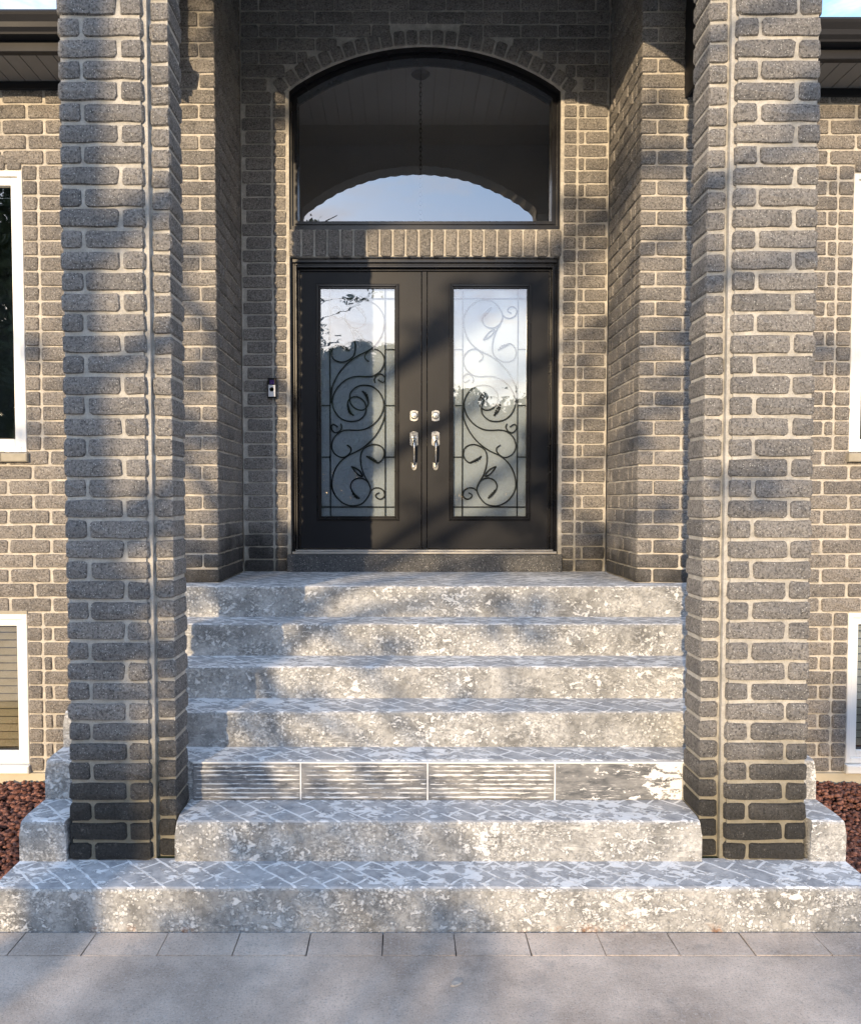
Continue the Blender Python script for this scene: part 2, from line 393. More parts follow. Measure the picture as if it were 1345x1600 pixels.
def visible_score(x, y, z, w, h, rotz):
    dx, dy, dz = x-CX, y, z-EYE
    px, py = 630+1200*dx/dy, 780-1200*dz/dy
    s = 1200/dy; a = w*s*h*s
    if abs(rotz) > .1: a *= abs(dx)/dy
    if not (-20 < px < 1365 and -15 < py < 1240): return 0
    if 100 < px < 272 or 1102 < px < 1275: return 0
    if y > 4.8 and 272 < px < 1102 and py > 915: return 0
    if y < 5.5 and abs(x) > 1.6 and py < 100: return 0
    return a
def wbrick(x0, x1, z0, z1, Y, part, mat, rotz=0.0, side_y=None, d=.09):
    """brick between x0..x1 (or y0..y1 on a side wall), joint already taken off"""
    w, h = x1-x0, z1-z0
    if w < .022: return
    u, z = (x0+x1)/2, (z0+z1)/2
    j = random.uniform(-.0022, .0022)
    if rotz == 0: loc = (u, Y+j, z)
    else: loc = (Y+j, u, z)
    loc = (loc[0], loc[1], z+random.uniform(-.001, .001))
    BR.append(((round(w, 2), round(h, 3), d, mat), loc, rotz+random.uniform(-.004, .004), part, visible_score(loc[0], loc[1], z, w, h, rotz)))

PW = .0933; JT = .0095
def zl(k): return 1.355+PW*k

# ================================================================== GROUND
lawn = MB(); lawn.add([(-260, -420, -.09), (260, -420, -.09), (260, 300, -.09), (-260, 300, -.09)], [(0, 1, 2, 3)])
tag(lawn.build('ground', M['grass']), 'short green lawn spreading around the house', 'lawn', kind='structure')
pv = MB(); pv.box(-7.5, 7.5, -9.0, 2.955, -.12, 0.0)
pv.box(-7.5, 7.5, 2.955, 3.145, -.12, -.012, 1)
pave = pv.build('pavement', [M['pave'], M['joint']])
tag(pave, 'grey worn concrete pavement in front of the steps', 'pavement', kind='structure')
# band of narrow slabs at the foot of the steps
xs = [-2.60]
while xs[-1] < 2.6: xs.append(xs[-1]+.2975+random.uniform(-.006, .006))
for a, b in zip(xs[:-1], xs[1:]):
    s = MB(); w = b-a-.005
    g = .003
    s.box(0, w, 0, .157, -.05, .0015+random.uniform(-.001, .0015))
    # chipped corners via slightly skewed joints
    me = s.mesh('paving_slab', M['pave'])
    for v in me.vertices: v.co.x += random.uniform(-.0015, .0015)
    link('paving_slab', me, pave, (a, 2.958, 0))

# ================================================================== STEPS
YK = [4.646, 4.380, 4.086, 3.820, 3.617, 3.362, 3.125]
ZK = [1.267, 1.080, .897, .727, .550, .363, .184]
XL, XR = -1.862, 1.812
steps = empty('front_steps', (0, 3.125, 0))
tag(steps, 'seven wide concrete steps stripped of tile with white mortar flakes', 'steps')
def step_piece(mb, x0, x1, y0, y1, z0, z1, wob=.0035):
    n = max(5, int((x1-x0)/.03)); prof = [(y0+.001, z0), (y0, z0+(z1-z0)*.35), (y0, z0+(z1-z0)*.7), (y0, z1-.013), (y0+.0045, z1-.0045), (y0+.014, z1), (y0+.08, z1), (y1, z1), (y1, z0)]
    k = len(prof); vs = []
    for i in range(n+1):
        x = (x0, x0+.009)[i] if i < 2 else (x1-.009, x1)[i-n+1] if i > n-2 else x0+(x1-x0)*(i-1)/(n-2)
        for q, (y, z) in enumerate(prof):
            wv = 0 if q >= 6 else mnoise.noise(Vector((x*9, z*11, y0*7)))*wob+mnoise.noise(Vector((x*34, z*30, y0*9)))*wob*.5
            wz = 0 if q in (0, 7, 8) or q < 3 else mnoise.noise(Vector((x*7, y*12, z1*31)))*wob*.7
            e = 0
            if i in (0, n) and q in (3, 4, 5): e = .008 if i == 0 else -.008
            vs.append((x+e, y+wv, z+wz))
    fs = []; ms = []
    for i in range(n):
        for q in range(k):
            r_ = (q+1) % k; fs.append((i*k+q, (i+1)*k+q, (i+1)*k+r_, i*k+r_)); ms.append(0 if (q < 4) else 1)
    b = len(mb.v); mb.v += vs; mb.f += [tuple(j+b for j in f) for f in fs]; mb.m += ms
    mb.f += [tuple(b+q for q in range(k-1, -1, -1)), tuple(b+n*k+q for q in range(k))]; mb.m += [0, 0]
step_objs = []
for i in range(7):
    mb = MB(); zb = (ZK+[0])[i+1]-.03 if i < 6 else -.1
    yb = 5.60 if i == 0 else YK[i-1]+.03
    if i == 0:
        step_piece(mb, XL, XR, YK[0], 4.848, zb, ZK[0])
        mb.box(-1.312, 1.312, 4.848, 5.86, zb, ZK[0]-.0005, 1)
    elif i == 5:
        step_piece(mb, -1.17, 1.172, YK[5], yb, zb, ZK[5]); step_piece(mb, XL, -1.652, YK[5], yb, zb, ZK[5]); step_piece(mb, 1.655, XR, YK[5], yb, zb, ZK[5])
    else:
        step_piece(mb, XL, XR, YK[i], yb, zb, ZK[i])
    o = mb.build('step', [M['riser'], M['tread']], steps, smooth=False)
    step_objs.append(o)
step_objs[0]['label'] = 'landing before the doors, the topmost step'
step_objs[4]['label'] = 'step faced with four ribbed dark tiles'
# ribbed tiles on the third riser from the ground
tx = [-1.155, -.642, -.039, .566, 1.175]
for q in range(4):
    t = MB(); x0, x1 = tx[q]+.002, tx[q+1]-.003; yf = YK[4]-.010
    t.box(x0, x1, yf, YK[4]+.004, ZK[5]+.002, ZK[4]-.010, 0, .0015)
    if q < 3:
        nr = 8
        for r_ in range(nr):
            z = ZK[5]+.014+(ZK[4]-ZK[5]-.038)*r_/(nr-1)+random.uniform(-.001, .001)
            x = x0+random.uniform(.003, .03)
            while x < x1-.03:
                l = random.uniform(.2, .8); e = min(x+l, x1-.003)
                n = max(2, int((e-x)/.03)); hh = random.uniform(.0034, .0050)
                pts = [(x+(e-x)*u/n, yf-.001, z+random.uniform(-.0006, .0006)) for u in range(n+1)]
                t.tube(pts, hh, 5, 1, rads=[hh*random.uniform(.6, 1.2)*(0.3 if u in (0, n) else 1) for u in range(n+1)])
                x = e+random.choice([.003, .006, .01, .03])
    o = t.build('riser_tile', [M['tile'] if q < 3 else M['tile_plain'], M['rib']], step_objs[4])
    if q == 3: o['label'] = 'plain riser tile smeared with white mortar'
    # white grout line beside each tile
g = MB()
for q in range(1, 4): g.box(tx[q]-.0035, tx[q]+.0025, YK[4]-.0115, YK[4], ZK[5]+.002, ZK[4]-.006)
g.box(tx[0], tx[4], YK[4]-.013, YK[4], ZK[4]-.0095, ZK[4]-.003)
g.build('grout_line', M['upvc'], step_objs[4])

# ================================================================== PILLARS
PP = .0900; PZ0 = .267; PJ = .0115; PTOP = 4.65
def pillar(sgn, label):
    root = empty('brick_pillar', (sgn*1.46, 3.48, .184)); tag(root, label, 'pillar', 'brick pillars of the porch')
    core = MB()
    def X(a): return sgn*a
    def bx(a, b, y0, y1, z0, z1): core.box(min(X(a), X(b)), max(X(a), X(b)), y0, y1, z0, z1)
    # mortar core: front block and set-back inner block
    bx(1.288, 1.630, 3.380, 3.592, .180, PTOP); bx(1.180, 1.288, 3.421, 3.592, .180, PTOP)
    bx(1.262, 1.288, 3.392, 3.421, .180, PTOP)
    core.build('mortar_core', M['mortar_pillar'], root)
    k = -1; rnd = random.Random(5+sgn)
    while True:
        z0, z1 = PZ0+PP*k, PZ0+PP*(k+1)
        if z0 > PTOP-.05: break
        if k == -1: z0 = .184
        z0 += PJ/2; z1 -= PJ/2
        if k == -1: z0 -= PJ/2
        zc = (z0+z1)/2; h = z1-z0
        even = (k % 2 == 0)
        # front block 1.277..1.642 : long + short, alternating
        lo, hi = 1.276, 1.642
        cut = hi-.103 if even else lo+.103
        if sgn < 0: cut = hi-.103 if not even else lo+.103
        segs = [(lo, cut-PJ/2), (cut+PJ/2, hi)]
        for a, b in segs:
            w = round(b-a, 3); xa = sgn*(a+b)/2
            me = brick_mesh(w, round(h, 3), .225, M['brick_pillar'], 6, 1.25)
            link('brick', me, root, (xa+rnd.uniform(-.002, .002), 3.370+rnd.uniform(-.002, .0025), zc+rnd.uniform(-.0015, .0015)), (0, 0, rnd.uniform(-.006, .006)))
        a, b = 1.172, 1.258
        if not (k < 1 and False):
            me = brick_mesh(round(b-a, 3), round(h, 3), .185, M['brick_pillar'], 6, 1.2)
            link('brick', me, root, (sgn*(a+b)/2+rnd.uniform(-.002, .002), 3.410+rnd.uniform(-.002, .0025), zc+rnd.uniform(-.0015, .0015)), (0, 0, rnd.uniform(-.006, .006)))
        k += 1
    return root
pillar(-1, 'grey split-face brick pillar at the left edge of the steps')
pillar(1, 'grey split-face brick pillar at the right edge of the steps')

# ================================================================== HOUSE
house = empty('brick_house', (0, 4.857, 0))
tag(house, 'dark grey brick house with recessed black double doors under an arched window', 'house')
YB, YM, RX, OX = 5.60, 4.857, 1.32, .987
SPR, CRZ = 4.72, 5.034; ARCR = (OX**2+(CRZ-SPR)**2)/(2*(CRZ-SPR)); ACZ = CRZ-ARCR
LZ0, LZ1 = 3.541, 3.741       # soldier course between door and arched window
TOPZ = 5.75
def arc(r, n=28, a0=None):
    a0 = a0 if a0 is not None else math.asin(min(1, OX/r))
    return [(r*math.sin(-a0+2*a0*i/n), ACZ+r*math.cos(-a0+2*a0*i/n)) for i in range(n+1)]
md = .010
# -- back wall
w = MB()
w.box(-RX, -OX+.012, YB+md, YB+.22, 1.20, TOPZ); w.box(OX-.012, RX, YB+md, YB+.22, 1.20, TOPZ)
w.box(-OX+.012, OX-.012, YB+md, YB+.22, LZ0+.004, LZ1-.004)
top = arc(ARCR+.004)
w.prism([(-OX+.012, TOPZ)]+[(max(-OX+.012, min(OX-.012, x)), z) for x, z in top]+[(OX-.012, TOPZ)], YB+md, YB+.22)
back = w.build('back_wall', M['mortar'], house)
def back_courses():
    k = -1
    while zl(k) < TOPZ-.06:
        z0, z1 = zl(k)+JT/2, zl(k+1)-JT/2
        if k == -1: z0 = 1.267
        zc = (z0+z1)/2
        if z1 < SPR+.02:
            for s in (-1, 1):
                segs = [(.996, 1.090)]
                if s < 0: segs += [(1.102, 1.312)] if k % 2 else [(1.102, 1.285)]
                else: segs += [(1.102, 1.300)] if k % 2 else [(1.102, 1.142), (1.155, 1.312)]
                for a, b in segs:
                    wbrick(min(s*a, s*b), max(s*a, s*b), z0, z1, YB, back, M['brick_wall'])
        else:
            er = ARCR+.116; dz = zc-ACZ
            half = math.sqrt(max(0, er*er-dz*dz)) if dz < er else 0
            off = 0 if k % 2 else .133
            edge = RX-.008
            runs = [(-edge, edge)] if half < .03 else [(-edge, -half-.004), (half+.004, edge)]
            for ra, rb in runs:
                x = ra-off if ra < 0 else ra-((ra+edge-(-off if off else 0)) % .2665)
                pcs = []
                while x < rb-.005:
                    a, b = max(x, ra), min(x+.2555, rb); x += .2665
                    if b-a > .004: pcs.append([a, b])
                i_ = 0
                while i_ < len(pcs):
                    if pcs[i_][1]-pcs[i_][0] < .05 and len(pcs) > 1:
                        if i_: pcs[i_-1][1] = pcs[i_][1]
                        else: pcs[1][0] = pcs[0][0]
                        pcs.pop(i_)
                    else: i_ += 1
                for a, b in pcs: wbrick(a, b, z0, z1, YB, back, M['brick_wall'])
        k += 1
back_courses()
# -- recess side walls
sides = {}
for s in (-1, 1):
    w = MB(); w.box(min(s*(RX+md), s*(RX+.2)), max(s*(RX+md), s*(RX+.2)), YM+.012, YB+.01, 1.20, TOPZ)
    sides[s] = w.build('side_wall', M['mortar'], house)
    k = -1
    while zl(k) < TOPZ-.06:
        z0, z1 = zl(k)+JT/2, zl(k+1)-JT/2
        if k == -1: z0 = 1.267
        # first 0.1 belongs to the corner brick of the front wall on alternate courses
        if k % 2: segs = [(YM+.100, YM+.29), (YM+.301, YM+.49), (YM+.501, YM+.735)]
        else: segs = [(YM+.100, YM+.185), (YM+.197, YM+.40), (YM+.411, YM+.60), (YM+.611, YM+.735)]
        if random.random() < .35: segs = segs[:-1]+[(segs[-1][0], segs[-1][0]+.055), (segs[-1][0]+.066, segs[-1][1])]
        for a, b in segs:
            wbrick(a, b, z0, z1, s*RX, sides[s], M['brick_wall'], rotz=(math.pi/2 if s < 0 else -math.pi/2))
        k += 1
# -- front (main) walls with window openings
WIN = {-1: dict(x=2.530, z0=2.09, z1=3.842, bx=2.548, bz0=.10, bz1=1.066, sof=4.375), 1: dict(x=2.655, z0=2.09, z1=3.825, bx=2.676, bz0=.105, bz1=1.075, sof=4.333)}
WW = 3.75; GZ = -.06
mains = {}
for s in (-1, 1):
    W = WIN[s]; w = MB()
    def bx(a, b, z0, z1, y0=YM+md, y1=YM+.2): w.box(min(s*a, s*b), max(s*a, s*b), y0, y1, z0, z1)
    bx(RX+.012, W['x']-.004, 1.066, TOPZ if False else W['sof']+.02); bx(RX+.012, W['bx']-.004, .04, 1.066)
    bx(W['x']-.004, WW, W['z1'], W['sof']+.02); bx(W['x']-.004, WW, 1.0665, W['z0']-.06)
    bx(RX+.012, 1.66, W['sof']+.02, TOPZ)
    mains[s] = w.build('front_wall', M['mortar_wing'] , house)
    k = -14
    while zl(k) < TOPZ-.06:
        z0, z1 = zl(k)+JT/2, zl(k+1)-JT/2; zc = (z0+z1)/2
        if z0 < .03: k += 1; continue
        ext = WW
        lim = None
        if zc > W['sof']-.02: lim = 1.655
        segs = []
        odd = k % 2
        # corner pieces next to the recess
        if s < 0: segs = [(RX+.0, RX+.262)] if odd else [(RX, RX+.098), (RX+.109, RX+.37)]
        else: segs = [(RX, RX+.098), (RX+.109, RX+.37)] if odd else [(RX, RX+.27)]
        x = segs[-1][1]+.011
        e = ext; jamb = None
        if W['z0']-.03 < zc < W['z1']+.06: e = W['x']; jamb = (W['x']-.094, W['x']-.002)
        elif zc < W['bz1']+.01: e = W['bx']; jamb = (W['bx']-.094, W['bx']-.002)
        if lim: e = lim; jamb = None
        stop = jamb[0]-.012 if jamb else e
        while x < stop-.03:
            b = min(x+.255, stop)
            if stop-b < .06 and stop-b > 0: b = stop
            segs.append((x, b)); x = b+.011
        if jamb: segs.append(jamb)
        header = (W['z1']+.06 > zc > W['z1']-.01) or False
        for a, b in segs:
            if lim and b > lim: b = lim
            if b-a < .02: continue
            wbrick(min(s*a, s*b), max(s*a, s*b), z0, z1, YM, mains[s], M['brick_wing'] if a > 1.7 else M['brick_wall'])
        k += 1
    # rowlock heads above the windows
    for (zz0, zz1, xs0) in ((W['z1']+.004, W['z1']+.098, W['x']), (W['bz1']+.004, W['bz1']+.098, W['bx'])):
        x = xs0+.004
        kk = 0
        # only where no running course was laid
        if zz0 > 2:
            while x < WW-.1: wbrick(min(s*x, s*(x+.088)), max(s*x, s*(x+.088)), zz0, zz1, YM-.004, mains[s], M['brick_wing']); x += .099
# -- soldier course and arch ring
x = -OX+.006; n = 21; pw = (2*OX-.004)/n
for i in range(n):
    a = -OX+.004+pw*i; wbrick(a+.0055, a+pw-.0055, LZ0+.004, LZ1-.006, YB-.004, back, M['brick_wall'])
nv = 25; a0 = math.asin(OX/ARCR)+.035; ARCH = []
for i in range(nv):
    t = -a0+2*a0*(i+.5)/nv; rm = ARCR+.056
    ARCH.append(((round(2*a0*rm/nv-.016, 3), .100, .09, M['brick_wall']), (rm*math.sin(t), YB-.004, ACZ+rm*math.cos(t)), t))
# choose the 300 bricks that show largest; join the rest
order = sorted(range(len(BR)), key=lambda i: -BR[i][4])
n_single = 300-nv
single = set(i for i in order[:n_single] if BR[i][4] > 0)
for (w_, h_, d_, m_), loc, t in ARCH:
    link('brick', brick_mesh(w_, h_, d_, m_), back, loc, (0, t, 0))
rest = {}
for i, (args, loc, rz, part, score) in enumerate(BR):
    w_, h_, d_, m_ = args
    me = brick_mesh(w_, h_, d_, m_, 5, 1.0)
    if i in single: link('brick', me, part, loc, (0, 0, rz))
    else: rest.setdefault('all', []).append((me, Matrix.Translation(loc) @ Matrix.Rotation(rz, 4, 'Z'), m_))
V = []; F = []; MI = []; mats = [M['brick_wall'], M['brick_wing']]; base = 0
for me, mx, m_ in rest['all']:
    nvv = len(me.vertices); co = np.empty(nvv*3); me.vertices.foreach_get('co', co); co = co.reshape(-1, 3)
    co = co @ np.array(mx.to_3x3()).T + np.array(mx.translation)
    V.append(co); F += [tuple(base+v for v in p.vertices) for p in me.polygons]; MI += [mats.index(m_)]*len(me.polygons); base += nvv
me = bpy.data.meshes.new('brickwork'); me.from_pydata(np.concatenate(V).tolist(), [], F)
for m_ in mats: me.materials.append(m_)
me.polygons.foreach_set('material_index', MI); me.update()
tag(shifted('brickwork', me, house), kind='stuff')

# -- foundation
for s in (-1, 1):
    f = MB(); f.box(min(s*1.82, s*WW), max(s*1.82, s*WW), YM-.012, YM+.2, -.3, .045); f.build('foundation', M['parge'], house)

# -- windows of the wings
def wing_window(s, xi, z0, z1, fw, blind, sill):
    xo = xi+.95; y = YM+.035
    root = MB()
    def bx(mb, a, b, c0, c1, y0, y1, b_=.004): mb.box(min(s*a, s*b), max(s*a, s*b), y0, y1, c0, c1, 0, b_)
    bx(root, xi, xi+.03, z0, z1, y-.03, y+.08); bx(root, xo-.03, xo, z0, z1, y-.03, y+.08)
    bx(root, xi+.03, xo-.03, z1-.035, z1, y-.03, y+.08); bx(root, xi+.03, xo-.03, z0, z0+.035, y-.03, y+.08)
    win = root.build('window', M['upvc'], house)
    sash = MB(); a, b = xi+.03, xo-.03; c0, c1 = z0+.035, z1-.035
    bx(sash, a, a+fw, c0, c1, y-.012, y+.05); bx(sash, b-fw, b, c0, c1, y-.012, y+.05)
    bx(sash, a+fw, b-fw, c1-fw, c1, y-.012, y+.05); bx(sash, a+fw, b-fw, c0, c0+fw, y-.012, y+.05)
    sash.build('sash', M['upvc'], win)
    bead = MB(); q = fw
    bx(bead, a+q, a+q+.008, c0+q, c1-q, y+.004, y+.03, .002); bx(bead, b-q-.008, b-q, c0+q, c1-q, y+.004, y+.03, .002)
    bx(bead, a+q+.008, b-q-.008, c1-q-.008, c1-q, y+.004, y+.03, .002); bx(bead, a+q+.008, b-q-.008, c0+q, c0+q+.008, y+.004, y+.03, .002)
    bead.build('glazing_bead', M['black_frame'], win)
    p = MB(); p.box(min(s*(a+fw), s*(b-fw)), max(s*(a+fw), s*(b-fw)), y+.016, y+.020, c0+fw, c1-fw)
    p.build('pane', M['glass_window'], win)
    if blind is not None:
        n = int((c1-c0-2*fw)/.05); 
        for i in range(n):
            zz = c1-fw-.025-i*.05
            bl = MB(); xx0, xx1 = sorted((s*(a+fw+.004), s*(b-fw-.004)))
            bl.add([(xx0, y+.05, zz-.023), (xx1, y+.05, zz-.023), (xx1, y+.072, zz+.016), (xx0, y+.072, zz+.016), (xx0, y+.053, zz-.020), (xx1, y+.053, zz-.020), (xx1, y+.075, zz+.015), (xx0, y+.075, zz+.015)],
                   [(0, 1, 2, 3), (7, 6, 5, 4), (0, 4, 5, 1), (1, 5, 6, 2), (2, 6, 7, 3), (3, 7, 4, 0)])
            bl.build('blind_slat', blind, win)
    rm = MB(); rm.box(min(s*(xi-.1), s*(xo+.1)), max(s*(xi-.1), s*(xo+.1)), y+.9, y+1.0, z0-.2, z1+.2)
    for (e0, e1) in ((xi-.12, xi-.1), (xo+.1, xo+.12)): rm.box(min(s*e0, s*e1), max(s*e0, s*e1), YM+.2, y+1.0, z0-.2, z1+.2)
    rm.box(min(s*(xi-.12), s*(xo+.12)), max(s*(xi-.12), s*(xo+.12)), YM+.2, y+1.0, z1+.2, z1+.22); rm.box(min(s*(xi-.12), s*(xo+.12)), max(s*(xi-.12), s*(xo+.12)), YM+.2, y+1.0, z0-.22, z0-.2)
    rm.build('room_wall', M['window_room'], win)
    if sill:
        sm = MB(); n = 6
        for i in range(n):
            a_, b_ = xi-.02+(xo-xi+.04)*i/n, xi-.02+(xo-xi+.04)*(i+1)/n
            sm.box(min(s*a_, s*b_)+.001, max(s*a_, s*b_)-.001, YM-.035, YM+.06, z0-.062+random.uniform(-.002, .002), z0-.006, 0, .006)
        sm.build('window_sill', M['sill_stone'], win)
    return win
for s in (-1, 1):
    W = WIN[s]
    u = wing_window(s, W['x'], W['z0'], W['z1'], .050, None, True)
    u['label'] = 'tall white framed window in the %s wing' % ('left' if s < 0 else 'right')
    d = wing_window(s, W['bx'], W['bz0'], W['bz1'], .045, M['blind_brown'] if s < 0 else M['blind_cream'], False)
    d['label'] = 'low white framed basement window in the %s wing' % ('left' if s < 0 else 'right')
    bs = MB(); bs.box(min(s*(W['bx']-.01), s*WW), max(s*(W['bx']-.01), s*WW), YM-.03, YM+.03, .046, W['bz0']-.004, 0, .006); bs.build('window_sill', M['upvc'], d)
    pl = MB(); pl.box(min(s*(W['bx']-.004), s*WW), max(s*(W['bx']-.004), s*WW), YM+.001, YM+.2, W['bz1'], W['bz1']+.02); pl.build('lintel', M['sill_stone'], d)

# -- eaves, gutters, roofs
for s in (-1, 1):
    so = WIN[s]['sof']; yf = 4.545; x0, x1 = 1.592, 3.9
    def lr(a, b): return (min(s*a, s*b), max(s*a, s*b))
    rf = MB(); nC = 26; ry0, rz0 = 4.47, so+.158; ry1, rz1 = 7.0, so+.158+2.53*.62
    for i in range(nC):
        ya, yb2 = ry0+(ry1-ry0)*i/nC, ry0+(ry1-ry0)*(i+1)/nC
        za, zb2 = rz0+(rz1-rz0)*i/nC, rz0+(rz1-rz0)*(i+1)/nC
        nx = 22; 
        for j in range(nx):
            u0, u1 = lr(x0+(x1-x0)*j/nx+.002, x0+(x1-x0)*(j+1)/nx-.002); t = .006+random.random()*.009
            rf.add([(u0, ya-.01, za+t), (u1, ya-.01, za+t), (u1, yb2, zb2+.004), (u0, yb2, zb2+.004), (u0, ya-.01, za-.012), (u1, ya-.01, za-.012)], [(0, 1, 2, 3), (4, 5, 1, 0)])
    rf.add([(s*x0, ry0, rz0-.015), (s*x0, ry1, rz1-.015), (s*x0, ry1, so)], [(0, 1, 2)])
    rf.add([(min(s*x0, s*x1), ry0, rz0-.013), (max(s*x0, s*x1), ry0, rz0-.013), (max(s*x0, s*x1), ry1, rz1-.013), (min(s*x0, s*x1), ry1, rz1-.013)], [(0, 1, 2, 3)])
    mroof = NT('dark_asphalt_shingle_%s' % ('a' if s < 0 else 'b')); p = mroof.pos(scale=(1, .5, .5)); g_ = mroof.n('ShaderNodeNewGeometry')
    cc = mroof.mix(mroof.math('MULTIPLY', mroof.noise(p, 14, 5), g_.outputs['Random Per Island']), (.022, .024, .032), (.11, .11, .12))
    roof = rf.build('roof', mroof.done(cc, .9, None, 0, .2), house)
    roof['label'] = 'dark shingled eave over the %s wing' % ('left' if s < 0 else 'right')
    gt = MB(); a, b = lr(x0-.01, x1)
    prof = [(4.50, so+.155), (4.392, so+.155), (4.386, so+.140), (4.392, so+.128), (4.412, so+.100), (4.418, so+.075), (4.436, so+.058), (4.440, so+.048), (4.50, so+.048)]
    n = len(prof); gt.add([(a, y, z) for y, z in prof]+[(b, y, z) for y, z in prof], [(i, (i+1) % n, n+(i+1) % n, n+i) for i in range(n)]+[tuple(range(n-1, -1, -1)), tuple(range(n, 2*n))])
    gt.build('gutter', M['alu_black'], roof)
    fs_ = MB(); fs_.box(a, b, 4.502, 4.545, so-.014, so+.153, 0, .003); fs_.build('fascia', M['alu_black'], roof)
    # end cap closing the eave towards the porch
    ec = MB(); e0, e1 = lr(x0-.004, x0+.012); ec.box(e0, e1, 4.547, YM+.02, so-.055, so+.62, 0, .002); ec.build('eave_end_cap', M['alu_black'], roof)
    # soffit planks
    xx = x0+.014
    while xx < x1-.02:
        xe = min(xx+.098, x1); q0, q1 = lr(xx, xe-.006); sp = MB(); sp.box(q0, q1, 4.547, YM-.004, so, so+.01); sp.build('soffit_plank', M['soffit'], roof); xx = xe
    st = MB(); st.box(*lr(x0+.014, x1), 4.547, YM, so+.012, so+.02); st.build('soffit_backing', M['black_frame'], roof)
    jt = MB(); jt.box(*lr(x0+.014, x1), YM-.020, YM-.002, so-.05, so-.002, 0, .003); jt.build('soffit_trim', M['alu_black'], roof)

# -- porch gable, ceiling, side beams (above the frame, seen mirrored in the arched window)
PA = 1.17; psp, pcr = 4.70, 5.12; PR = (PA**2+(pcr-psp)**2)/(2*(pcr-psp)); pcz = pcr-PR
pg = MB(); n = 44; a0 = math.asin(PA/PR); bot = []
for i in range(n+1):
    t = -a0+2*a0*i/n; r_ = PR+(.006 if i % 2 else -.004)
    bot.append((r_*math.sin(t), pcz+r_*math.cos(t)))
pg.prism([(-1.66, 4.652)]+[(-PA-.006, 4.652)]+bot+[(PA+.006, 4.652), (1.66, 4.652), (1.66, 5.75), (0, 6.5), (-1.66, 5.75)], 3.385, 3.60)
for s in (-1, 1): pg.box(min(s*1.30, s*1.64), max(s*1.30, s*1.64), 3.60, YM+.006, 5.05, 5.6)
porch = pg.build('porch_gable', M['brick_wall'], house)
for i in range(20):
    c = MB(); a = -1.30+2.6*i/20; c.box(a+.002, a+2.6/20-.004, 3.60, 5.64, 5.52, 5.535); c.build('ceiling_board', M['ceiling'], porch)
c = MB(); c.box(-1.9, 1.9, 3.25, 5.9, 5.76, 5.80); c.box(-1.32, 1.32, 3.60, 5.75, 5.54, 5.60)
c.build('porch_roof', M['alu_black'], porch)

# -- door surround, threshold
FY = 5.645
fr = MB()
def ring(mb, xo, z0, z1, t, y0, y1, b=.004, bottom=False):
    mb.box(-xo, -xo+t, y0, y1, z0, z1, 0, b); mb.box(xo-t, xo, y0, y1, z0, z1, 0, b); mb.box(-xo+t, xo-t, y0, y1, z1-t, z1, 0, b)
    if bottom: mb.box(-xo+t, xo-t, y0, y1, z0, z0+t, 0, b)
DZ0 = 1.430
ring(fr, OX+.004, 1.405, LZ0+.002, .030, FY, 5.78); ring(fr, OX-.026, 1.405, LZ0-.028, .014, FY+.018, 5.78); ring(fr, OX-.040, 1.405, LZ0-.042, .018, FY+.010, 5.78); ring(fr, OX-.058, 1.405, LZ0-.060, .016, FY+.045, 5.80)
frame = fr.build('door_frame', M['black_frame'], house)
sb = MB(); sb.box(-OX-.015, OX+.015, YB-.028, YB+.25, 1.262, 1.392, 0, .008); sb.build('door_step', brick_mat('rough_door_step', None, 1.05), house)
th = MB(); th.box(-OX+.02, OX-.02, YB+.012, 5.78, 1.393, 1.412, 0, .003); th.box(-OX+.04, OX-.04, YB+.045, 5.74, 1.412, 1.424, 0, .003); th.build('threshold', M['alum'], house)
# -- door leaves
LY = 5.705; LX = .918; LT = LZ0-.078
def smooth_curve(pts, n=5):
    P = [Vector(p) for p in pts]; out = []
    for i in range(len(P)-1):
        p0, p1, p2, p3 = P[max(i-1, 0)], P[i], P[i+1], P[min(i+2, len(P)-1)]
        for k in range(n):
            t = k/n; out.append(.5*((2*p1)+(-p0+p2)*t+(2*p0-5*p1+4*p2-p3)*t*t+(-p0+3*p1-3*p2+p3)*t**3))
    out.append(P[-1]); return out
SC = {
 'G': [(605, 80), (640, 110), (662, 165), (658, 220), (630, 255), (590, 270), (540, 260), (490, 220), (470, 160), (480, 90), (540, 30), (620, 12), (710, 30), (780, 90), (820, 180), (815, 270), (770, 360), (700, 430), (620, 470), (540, 480), (450, 477), (380, 492), (310, 550), (280, 630), (290, 690), (330, 740), (390, 762), (440, 745), (477, 705), (480, 665), (440, 632)],
 'B': [(834, 200), (830, 330), (800, 425), (740, 530), (660, 618), (560, 690), (440, 750), (350, 830), (295, 940), (280, 1060), (310, 1150), (370, 1220), (450, 1262), (530, 1266), (600, 1240), (660, 1170), (685, 1100), (670, 1040), (620, 990), (560, 978), (500, 1005), (475, 1060), (490, 1110), (520, 1150), (570, 1190)],
 'C': [(640, 748), (700, 790), (760, 818), (810, 780), (828, 720), (810, 662), (760, 632), (700, 630), (640, 655), (595, 700), (580, 770), (590, 860), (620, 950), (660, 1020), (685, 1080)],
 'D': [(688, 1110), (720, 1085), (770, 1080), (815, 1105), (832, 1150), (815, 1185), (780, 1198), (745, 1180), (740, 1150), (775, 1130)],
 'H': [(375, 410), (385, 450), (360, 490), (320, 505), (285, 480), (275, 440), (300, 418), (345, 445)],
 'l1': [(600, 962), (560, 945), (520, 905), (485, 855)], 'l2': [(485, 855), (540, 880), (580, 915), (605, 962)]}
ACN = [((605, 78), (640, 130), (655, 200)), ((570, 1192), (520, 1150), (480, 1080)), ((640, 748), (700, 785), (765, 812))]
C0 = (555, 200); PXM = 5.74/1200/6.725      # drawing units to metres at the glass
